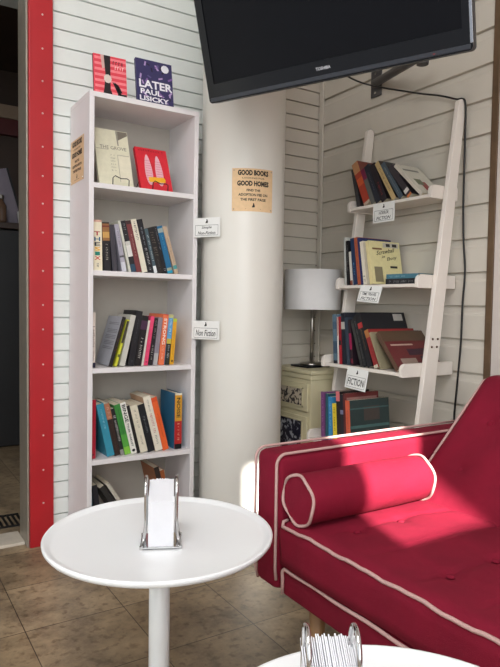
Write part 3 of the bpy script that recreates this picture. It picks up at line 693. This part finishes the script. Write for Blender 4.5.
lad(3, 'books on the bottom shelf of the ladder shelf', [
 B(.066, .022, .192, 2.5, (116, 66, 116), 'purple spined book at the left end of the bottom ladder shelf', text=[('*', .2, .9, .3, (190, 130, 190))], d=.2),
 B(.092, .016, .188, 1.5, (40, 84, 96), 'slim dark teal book beside the purple spine', d=.15),
 B(.110, .023, .178, 2.5, (48, 130, 182), 'sky blue spined book on the bottom ladder shelf', text=[('*', .3, .9, .3, (170, 210, 230))], d=.15),
 B(.136, .024, .156, 4.5, (226, 200, 50), 'short bright yellow spined book on the bottom ladder shelf', text=[('*', .3, .9, .35, (70, 60, 30))], d=.15),
 B(.163, .022, .205, 4.6, (32, 24, 26), 'black book with a pink top corner on the bottom ladder shelf', bands=[(.82, 1, (206, 110, 116))], d=.15),
 B(.187, .018, .196, 5, (26, 28, 38), 'plain black book just left of the orange spine on the bottom ladder shelf', bands=[(.62, .7, (120, 120, 150))], d=.15),
 B(.204, .012, .202, 5.1, (90, 32, 34), 'dark red patterned book standing just behind the dark green cover', f=(104, 40, 40), d=.17, fb=[(1, .05, .95, .84, .92, (150, 110, 104))]),
 B(.219, .024, .178, 5.2, (206, 92, 62), 'orange spined book with a dark green cover facing out, bottom ladder shelf', f=(46, 62, 62), d=.20, text=[('*', .2, .8, .2, (120, 40, 30))], fb=[(1, .35, .75, .55, .85, (74, 66, 62)), (1, .0, 1, .40, .46, (78, 112, 110)), (1, .0, 1, .80, .83, (70, 100, 100)), (1, .15, .9, .05, .22, (130, 76, 70))]),
])
card('small white label card hanging from the top shelf of the ladder shelf', (-.140-.004, -.590, 1.318), RZ_LADDER, [('HORROR', .45), ('FICTION', .66)], w=.116, h=.075, roty=0)
card('slanted white label card hanging from the second shelf of the ladder shelf', (-.195-.004, -.592, .996), RZ_LADDER, [('TIME TRAVEL', .66), ('FICTION', .7)], w=.118, h=.066, roty=math.radians(4), tiltx=math.radians(-15))
card('white card reading just Fiction on the third ladder shelf', (-.262-.004, -.600, .680), RZ_LADDER, [('FICTION', .78)], w=.116, h=.080, shear=.08, roty=math.radians(3), tiltx=math.radians(-8))

# ------------------------------------------------------------------ cabinet and lamp in the corner
cb = thing('drawer_cabinet', 'small cream cabinet with patterned drawers in the corner under the lamp', 'cabinet', (-.25, -.295, 0))
link('body', bx(0, .225, 0, .265, .03, .600), CREAM, cb, bevel=.002)
link('top', bx(-.010, .235, -.010, .275, .6225, .641), CREAM, cb, bevel=.004)
link('moulding', bx(-.005, .230, -.005, .270, .6005, .622), CREAM, cb, bevel=.003)
link('plinth', bx(-.004, .229, -.004, .269, 0, .030), CREAM, cb, bevel=.002)
F1 = speckle_mat('floral_pattern_cream', (54, 46, 48), (196, 184, 164), 70, .46); F2 = speckle_mat('floral_pattern_indigo', (24, 24, 46), (176, 180, 190), 55, .56)
for z0, z1, mm in ((.462, .580, F1), (.235, .440, F2), (.05, .215, F1)):
    dr = link('drawer', bx(-.008, -.0005, .018, .247, z0, z1), CREAM, cb, bevel=.002)
    bm = bmesh.new(); y0, y1 = .045, .220; a0_, a1_ = z0+.018, z1-.016
    for q in ((y0, y1, a0_, a0_+.006), (y0, y1, a1_-.006, a1_), (y0, y0+.006, a0_, a1_), (y1-.006, y1, a0_, a1_)): box(bm, -.013, -.0085, *q)
    link('panel_frame', bm, CREAM, dr)
    link('patterned_panel', bx(-.0105, -.0085, y0+.0062, y1-.0062, a0_+.0062, a1_-.0062), mm, dr)
bb = tag(link('black_tray', bx(-.213, -.085, -.215, -.090, .6415, .650), BLACKPL, bevel=.003), 'flat dark tray under the lamp on the cream cabinet', 'tray')
lp = thing('table_lamp', 'table lamp with a white drum shade on the cream corner cabinet', 'lamp', (-.141, -.152, .6502))
bm = bmesh.new(); lathe(bm, [(0, 0), (.055, 0), (.055, .007), (.05, .010), (0, .010)], n=40); link('base', bm, STEEL, lp, smooth=True)
bm = bmesh.new(); tube(bm, [(0, 0, .008), (0, 0, .33)], .0085, 14); link('pole', bm, STEEL, lp, smooth=True)
bm = bmesh.new(); R0 = .126
lathe(bm, [(R0, .248), (R0, .424), (R0-.002, .424), (R0-.002, .248), (R0, .248)], n=64); link('lamp_shade', bm, SHADE, lp, smooth=True)
bm = bmesh.new()
for k in range(3): tube(bm, [(0, 0, .325), (math.cos(k*2.1)*(R0-.002), math.sin(k*2.1)*(R0-.002), .4)], .0015, 6)
link('shade_holder', bm, STEEL, lp)
bm = bmesh.new(); lathe(bm, [(0, .3), (.012, .3), (.012, .32), (.028, .35), (.022, .38), (0, .39)], n=20); link('bulb', bm, mat('white_bulb', (240, 238, 230), .3), lp, smooth=True)

# ------------------------------------------------------------------ television
ct, st = math.cos(math.radians(17)), math.sin(math.radians(17))
ex = Vector((.422, -.906, 0)).normalized(); n0 = Vector((-ex.y*-1*-1, 0, 0))
n0 = Vector((ex.y, -ex.x, 0)); ez = Vector((0, 0, ct))+n0*st; ey = ez.cross(ex)
tv = thing('television', 'wide black flat television hung on a wall arm, tilted downwards', 'television', (-.888, -.563, 1.563))
Mt = Matrix.Identity(3)
for i in range(3): Mt[i][0], Mt[i][1], Mt[i][2] = ex[i], ey[i], ez[i]
tv.rotation_euler = Mt.to_euler()
TW, THH = .82, .50
bm = bmesh.new(); prism(bm, rounded(TW, THH, .012), .0, .034, 'Y'); link('casing', bm, BLACKPL, tv, bevel=.004)
bm = bmesh.new()
bz = .026
P = rounded(TW, THH, .012); Q = rounded(TW-2*bz, THH-bz-.055, .002, x0=bz, z0=.055)
A = [bm.verts.new((x, -.006, z)) for x, z in P]; Bq = [bm.verts.new((x, -.006, z)) for x, z in Q]; A2 = [bm.verts.new((x, -.0005, z)) for x, z in P]; B2 = [bm.verts.new((x, -.0005, z)) for x, z in Q]
n = len(A)
for i in range(n):
    j = (i+1) % n
    for q in ((A[i], A[j], Bq[j], Bq[i]), (A[i], A2[i], A2[j], A[j]), (Bq[i], Bq[j], B2[j], B2[i]), (A2[i], B2[i], B2[j], A2[j])): bm.faces.new(q)
link('bezel', bm, mat('gloss_black_bezel', (14, 14, 18), .2, spec=.2), tv)
link('screen', bx(bz+.0005, TW-bz-.0005, -.003, -.0007, .0555, THH-bz-.0005), SCREEN, tv)
link('bottom_strip', bx(.006, TW-.006, -.0085, -.0062, .004, .016), mat('grey_strip', (52, 54, 60), .3, .4), tv, bevel=.002)
link('edge_strip', bx(TW-.007, TW+.001, -.0085, -.0062, .017, THH-.02), mat('silver_edge', (150, 152, 158), .25, .8), tv, bevel=.002)
bm = bmesh.new(); add_text(bm, 'TOSHIBA', .408, .034, .046, .0085, y=-.0061, bold=.01); link('logo', bm, mat('silver_print', (205, 205, 210), .4), tv)
link('rear_housing', bx(.16, .66, .0345, .062, .08, .42), BLACKPL, tv, bevel=.01)
link('power_light', bx(TW-.10, TW-.094, -.0098, -.0087, .008, .011), mat('dim_red_led', (120, 30, 30), .3), tv)
ar = thing('wall_arm', 'dark grey jointed wall arm bolted to the boards behind the television', 'bracket', (0, -.385, 1.855))
link('wall_plate', bx(-.008, -.0005, -.03, .03, -.055, .055), mat('grey_steel', (92, 90, 90), .4, .5), ar, bevel=.002)
GS = MC['grey_steel']
bm = bmesh.new(); a = Vector((-.012, 0, 0)); b = Vector((-.13, -.37, -.03)); c_ = Vector((-.640, -.555, -.035))
tube(bm, [a, b], .017, 10); link('arm_segment', bm, GS, ar)
bm = bmesh.new(); tube(bm, [b+Vector((0, 0, .0)), c_], .015, 10); link('arm_segment', bm, GS, ar)
bm = bmesh.new(); tube(bm, [b+Vector((0, 0, -.035)), b+Vector((0, 0, .035))], .022, 14); link('joint', bm, GS, ar)
bm = bmesh.new()
for z in (-.04, .04): bmesh.ops.create_cone(bm, cap_ends=True, segments=10, radius1=.005, radius2=.005, depth=.004, matrix=Matrix.Translation((-.009, 0, z)) @ Matrix.Rotation(math.pi/2, 4, 'Y'))
link('bolt', bm, CHROME, ar)
def catmull(P, k=8):
    P = [Vector(p) for p in P]; Q = [P[0]]+P+[P[-1]]; out = []
    for i in range(1, len(Q)-2):
        for j in range(k):
            t = j/k; a, b, c, d = Q[i-1:i+3]
            out.append(.5*((2*b)+(c-a)*t+(2*a-5*b+4*c-d)*t*t+(3*b-a-3*c+d)*t**3))
    out.append(P[-1]); return out
bm = bmesh.new()
tube(bm, catmull([(-.30, -.42, 1.86), (-.10, -.40, 1.835), (-.03, -.60, 1.755), (-.016, -.74, 1.705), (-.018, -.815, 1.672), (-.018, -.843, 1.666), (-.016, -.854, 1.652), (-.012, -.855, 1.60), (-.008, -.853, 1.45), (-.006, -.852, 1.30), (-.006, -.858, 1.16), (-.006, -.868, 1.05), (-.006, -.862, .93), (-.006, -.860, .80), (-.006, -.852, .68), (-.006, -.846, .60), (-.006, -.840, .52), (-.006, -.84, .40)]), .0036, 8)
tag(link('power_cable', bm, BLACKW, smooth=True), 'black cable hanging from the television over the ladder rail and down the wall', 'cable')

# ------------------------------------------------------------------ sofa
SX, SY = -1.04, -1.20     # front face, inner face of the far arm
SL = -3.0                 # near end of the couch, out of the picture
so = thing('sofa', 'crimson fabric sofa with pale piping and buttons beside the right wall', 'sofa', (SX, SY, 0))
def smoothbox(x0, x1, y0, y1, z0, z1, bev, seg=4, sub=0):
    bm = bx(x0, x1, y0, y1, z0, z1)
    bmesh.ops.bevel(bm, geom=bm.edges[:], offset=bev, segments=seg, profile=.5, affect='EDGES'); return bm
# far arm (x from the front, y from the inner face)
AH = .570; AZ = .245
arm = link('arm', smoothbox(0, .80, 0.008, .104, AZ, AH, .022, 5), FABRIC, so, smooth=True)
def arm_loop(y):
    P = []
    r = .026
    P += [(.002, y, AZ+.03+.0*i) for i in range(1)]
    P += [(-.001, y, z) for z in (AZ+.06, .35, .45, AH-.05)]
    for k in range(7):
        a = math.radians(180-90*k/6); P.append((r+r*math.cos(a)-.001, y, AH-r+r*math.sin(a)+.001))
    P += [(x, y, AH+.001) for x in (.12, .25, .4, .6, .76)]
    return P
bm = bmesh.new(); tube(bm, [(.012, .104, AZ)] + arm_loop(.104-.004), .0036, 8); link('piping', bm, PIPING, arm, smooth=True)
bm = bmesh.new(); tube(bm, arm_loop(.011), .0036, 8); link('piping', bm, PIPING, arm, smooth=True)
# base rail
base = link('base', smoothbox(.010, .80, SL-SY, -.001, .245, .313, .008, 3), FABRIC, so, smooth=True)
bm = bmesh.new()
P = [(.006, -.010, .250), (.006, -.010, .285)]
for k in range(6):
    a = math.radians(180-90*k/5); P.append((.005, -.010-.012*(1+math.cos(a)), .297+.014*math.sin(a)))
P += [(.005, y, .311+.0012*math.sin(y*37)) for y in [-.05-.03*i for i in range(58)]]
tube(bm, P, .0040, 8); link('piping', bm, PIPING, base, smooth=True)
# seat cushion with creases and button dimples
BTN = [(bx_, by_) for by_ in (-.140, -.396, -.652, -.908, -1.164, -1.42) for bx_ in (.115, .250)]
def seat_mesh():
    bm = bmesh.new(); x0, x1, y0, y1 = 0.0, .66, SL-SY, -.003
    nx, ny = 90, 230; zt = .424; g = []
    for j in range(ny+1):
        rowv = []
        for i in range(nx+1):
            u, v = i/nx, j/ny; x = x0+(x1-x0)*u; y = y0+(y1-y0)*v
            yw = y-.012*math.sin(x*11)-.006*math.sin(x*23+1)
            per = .128; ph = ((yw+.012)/per+.0) % 1.0
            dc = min(ph, 1-ph)*per
            crease = -.0050*math.exp(-(dc/.0045)**2)-.0014*math.exp(-(dc/.02)**2)
            fade = min(1, max(0, (x-.02)/.08))
            z = zt+crease*fade
            for px, py in ((.115, 0), (.250, 0)):
                dx = abs(x-px-.01*math.sin(y*20)); z -= .0008*math.exp(-(dx/.012)**2)
            for bx_, by_ in BTN:
                d2 = (x-bx_)**2+(y-by_)**2
                if d2 < .01: z -= .0065*math.exp(-d2/.0003)+.002*math.exp(-d2/.002)
            z += .002*math.sin(x*9+y*7)
            e = min(x-x0, .03)/.03; z -= .014*(1-e)**2.2
            e2 = min(y1-y, .03)/.03; z -= .010*(1-e2)**2
            rowv.append(bm.verts.new((x, y, z)))
        g.append(rowv)
    for j in range(ny):
        for i in range(nx): bm.faces.new((g[j][i], g[j][i+1], g[j+1][i+1], g[j+1][i]))
    # skirt down to the base
    ring = [g[0][i] for i in range(nx+1)]+[g[j][nx] for j in range(1, ny+1)]+[g[ny][i] for i in range(nx-1, -1, -1)]+[g[j][0] for j in range(ny-1, 0, -1)]
    prev = ring
    for zz in (.385, .34, .318):
        cur = []
        for v in ring:
            bulge = .004*math.sin(v.co.y*13) if v.co.x < .001 else 0
            cur.append(bm.verts.new((v.co.x+(.004+bulge if v.co.x < .001 and zz < .38 else 0), v.co.y, zz)))
        m = len(cur)
        for i in range(m): bm.faces.new((prev[i], cur[i], cur[(i+1) % m], prev[(i+1) % m]))
        prev = cur
    bm.faces.new(prev)
    return bm
seat = link('seat_cushion', seat_mesh(), FABRIC, so, smooth=True)
bm = bmesh.new()
tube(bm, [(.02, -.008, .420), (.006, -.010, .4195)]+[(-.001+.0012*math.sin(y*29), y, .4135+.0016*math.sin(y*41)+.001*math.sin(y*97)) for y in [-.018-.02*i for i in range(88)]], .0039, 8)
link('piping', bm, PIPING, seat, smooth=True)
for bx_, by_ in BTN:
    bm = bmesh.new(); bmesh.ops.create_uvsphere(bm, u_segments=16, v_segments=8, radius=.0085, matrix=Matrix.Translation((bx_, by_, .4165)) @ Matrix.Diagonal((1, 1, .45, 1)))
    link('button', bm, FABRIC, seat, smooth=True)
# reclined backrest: local frame with u up the slope
ang = math.atan2(.309, .322)
def backrest_mesh():
    bm = bmesh.new(); L = .487; y0, y1 = SL-SY, -.003; T = .115
    nu, nv = 60, 200; g = []
    nrm = Vector((-math.sin(ang), 0, math.cos(ang))); up = Vector((math.cos(ang), 0, math.sin(ang)))
    O = Vector((.386, 0, .406))
    for j in range(nv+1):
        rowv = []
        y = y0+(y1-y0)*j/nv
        for i in range(nu+1):
            s = L*i/nu; h = 0
            for su in (.145, .305):
                for k in range(12):
                    yb_ = -.105-.150*k
                    d2 = (s-su)**2+(y-yb_)**2
                    if d2 < .012: h -= .008*math.exp(-d2/.0003)+.003*math.exp(-d2/.0022)
                h -= .0012*math.exp(-((s-su)/.02)**2)
            e = min(L-s, .05)/.05; h -= .030*(1-e)**2.2
            e = min(y1-y, .03)/.03; h -= .012*(1-e)**2
            h += .002*math.sin(s*17+y*9)
            # the far top corner is drawn in a little
            rowv.append(bm.verts.new(O+up*s+nrm*h+Vector((0, y, 0))))
        g.append(rowv)
    for j in range(nv):
        for i in range(nu): bm.faces.new((g[j][i], g[j][i+1], g[j+1][i+1], g[j+1][i]))
    ring = [g[0][i] for i in range(nu+1)]+[g[j][nu] for j in range(1, nv+1)]+[g[nv][i] for i in range(nu-1, -1, -1)]+[g[j][0] for j in range(nv-1, 0, -1)]
    cur = [bm.verts.new(v.co-nrm*T) for v in ring]; m = len(cur)
    for i in range(m): bm.faces.new((ring[i], cur[i], cur[(i+1) % m], ring[(i+1) % m]))
    bm.faces.new(cur)
    return bm, O, up, nrm, L
bm, O, up, nrm, L = backrest_mesh()
bk = link('backrest', bm, FABRIC, so, smooth=True)
bm = bmesh.new()
P = [O+up*s+nrm*(-.010)+Vector((0, -.003, 0)) for s in (.03, .1, .2, .3, .40, .445)]
for k in range(1, 7):
    a = math.radians(90*k/6); P.append(O+up*(.445+.036*math.sin(a))+nrm*(-.012-.014*math.sin(a))+Vector((0, -.003-.036*(1-math.cos(a)), 0)))
P += [O+up*(L-.004)+nrm*(-.028)+Vector((0, y, 0)) for y in [-.08-.05*i for i in range(34)]]
tube(bm, P, .0036, 8); link('piping', bm, PIPING, bk, smooth=True)
for su in (.145, .305):
    for k in range(6):
        bm = bmesh.new(); c3 = O+up*su+nrm*(-.012)+Vector((0, -.105-.150*k, 0))
        bmesh.ops.create_uvsphere(bm, u_segments=16, v_segments=8, radius=.0098, matrix=Matrix.Translation(c3) @ Matrix.Rotation(-ang, 4, 'Y') @ Matrix.Diagonal((1, 1, .5, 1)))
        link('button', bm, FABRIC, bk, smooth=True)
for x, y in ((.075, -.055), (.70, -.055), (.075, SL-SY+.08), (.70, SL-SY+.08)):
    bm = bmesh.new(); tube(bm, [(x, y, 0), (x, y, .246)], [.013, .020], 16); link('leg', bm, WOOD, so, smooth=True)
# bolster cushion
BL_ = .383; BR_ = .0575
bo = thing('bolster_cushion', 'round crimson bolster cushion with piped ends lying along the sofa arm', 'cushion', (-1.026, -1.253, .423+BR_), (0, 0, math.radians(0)))
bm = bmesh.new(); rings = []; n = 40
prof = [(0, 0, ), (.002, .04), (.001, .052), (.0, .0555)] + [(x, BR_*(.975+.03*math.sin(math.pi*x/BL_))) for x in [BL_*k/24 for k in range(1, 24)]] + [(BL_, .0555), (BL_-.001, .052), (BL_-.002, .04), (BL_, 0)]
for x, r in prof:
    if r == 0: rings.append([bm.verts.new((x, 0, 0))]); continue
    rings.append([bm.verts.new((x, r*(1+.012*math.sin(3*a+x*14)+.008*math.sin(7*a+x*60))*math.cos(a), r*(1+.010*math.sin(2*a+x*20))*math.sin(a))) for a in [2*math.pi*k/n for k in range(n)]])
for a, b in zip(rings, rings[1:]):
    for k in range(n):
        k2 = (k+1) % n; u = []
        for v in (a[k % len(a)], a[k2 % len(a)], b[k2 % len(b)], b[k % len(b)]):
            if v not in u: u.append(v)
        bm.faces.new(u)
link('cover', bm, FABRIC, bo, smooth=True)
for x in (0, BL_):
    bm = bmesh.new(); tube(bm, [(x+.003*math.sin(5*a), .0562*math.cos(a)*(1+.02*math.sin(4*a)), .0562*math.sin(a)*(1+.02*math.cos(3*a))) for a in [2*math.pi*k/48 for k in range(48)]], .0036, 8, closed=True)
    link('piping', bm, PIPING, bo, smooth=True)

# ------------------------------------------------------------------ tables and napkin holders
TZ = .430
def table(label, x, y):
    t = thing('side_table', label, 'table', (x, y, 0), group='round white pedestal tables')
    R = .24
    bm = bmesh.new(); lathe(bm, [(0, TZ-.004), (R-.022, TZ-.004), (R-.014, TZ-.002), (R-.006, TZ+.0035), (R-.002, TZ+.0045), (R, TZ+.002), (R-.001, TZ-.004), (R-.005, TZ-.009), (R-.015, TZ-.013), (R-.04, TZ-.0155), (0, TZ-.0160)], n=120)
    link('tabletop', bm, TABLEW, t, smooth=True)
    bm = bmesh.new(); tube(bm, [(0, 0, .02), (0, 0, TZ-.0162)], .0222, 32); link('pedestal', bm, TABLEW, t, smooth=True)
    bm = bmesh.new(); lathe(bm, [(0, 0), (.15, 0), (.152, .004), (.148, .010), (.05, .016), (.025, .024), (0, .024)], n=64); link('base', bm, TABLEW, t, smooth=True)
    return t
table('round white pedestal table in front of the tall bookcase', -1.32, -1.16)
table('round white pedestal table cut off at the bottom right, before the sofa', -1.37, -1.912)
def holder(lab, labn, x, y, rz, hgt=.140, sep=.0310, nap=.0252, nh=.092, fan=0.0):
    t = thing('napkin_holder', lab, 'napkin holder', (x, y, TZ-.0038), (0, 0, rz), 'chrome napkin holders')
    dd = .078
    bm = bmesh.new(); prism(bm, rounded(.082, dd, .008, x0=-.041, z0=-dd/2), .003, .0055, 'Z')
    link('base_plate', bm, CHROME, t)
    for sx in (-1, 1):
        P = [(sx*(sep+.006), -dd/2+.012, .0055), (sx*(sep+.001), -dd/2+.013, .03)]
        rr = dd/2-.014; top = hgt-rr*1.25
        P += [(sx*sep, -rr+.0, z) for z in (.05, top)]
        for k in range(1, 12):
            a = math.pi-math.pi*k/12; P.append((sx*sep, rr*math.cos(a), top+rr*1.25*math.sin(a)))
        P += [(sx*sep, rr, z) for z in (top, .05)]; P += [(sx*(sep+.001), dd/2-.013, .03), (sx*(sep+.006), dd/2-.012, .0055)]
        bm = bmesh.new(); tube(bm, P, .0032, 12); link('wire_loop', bm, CHROME, t, smooth=True)
    for sx in (-1, 1):
        for sy in (-1, 1):
            bm = bmesh.new(); tube(bm, [(sx*.0385, sy*.034, 0.0), (sx*.0385, sy*.034, .0066)], .0042, 14); link('foot', bm, CHROME, t)
    s = thing('napkin_stack', labn, 'napkins', (x, y, TZ+.0020), (0, 0, rz), 'white paper napkins in holders')
    bm = bmesh.new(); n = 26
    rn = random.Random(4)
    for k in range(n):
        a = -nap+2*nap*k/n; b = a+2*nap/n*.91; j = rn.uniform(-.0006, .0006); top = nh*(1-.03*abs(k-n/2)/n)+rn.uniform(-.001, .001)*(2.5 if fan else 1)
        f = (k-n*.4)/n*fan
        v = box(bm, a, b, -.036+j, .034+j, 0.0, top)
        for q in v:
            if q.co.z > .01: q.co.z += .026 if q.co.y > 0 else 0; q.co.x += f+ (.0 if q.co.y < 0 else 0)
    o_ = link('sheets', bm, NAPKIN, s)
    return t
holder('chrome wire napkin holder on the table before the tall bookcase', 'white paper napkins standing in the holder before the tall bookcase', -1.334, -1.199, math.radians(-25), hgt=.138)
holder('chrome wire napkin holder on the table at the bottom edge', 'white paper napkins fanned in the holder at the bottom edge', -1.411, -1.834, math.radians(-30), hgt=.137, nh=.078, fan=.022, sep=.0272, nap=.0215)

# ------------------------------------------------------------------ the tall bookcase stands a touch out of plumb, with all it carries
bpy.context.view_layer.update()
LEAN = Matrix.Translation((0, 0, .0026)) @ Matrix.Translation((BX0, 0, TOP)) @ Matrix.Rotation(.006, 4, 'Y') @ Matrix.Translation((-BX0, 0, -TOP))
for o in [o for o in COL.objects if o.parent is None]:
    tx = (o.get('group') or '')+'|'+(o.get('label') or '')
    if o.get('category') in ('book', 'bookcase', 'card', 'poster', 'book stand') and any(k in tx for k in ('of the tall bookcase', 'top compartment', 'compartments against the back wall')):
        o.matrix_world = LEAN @ o.matrix_world
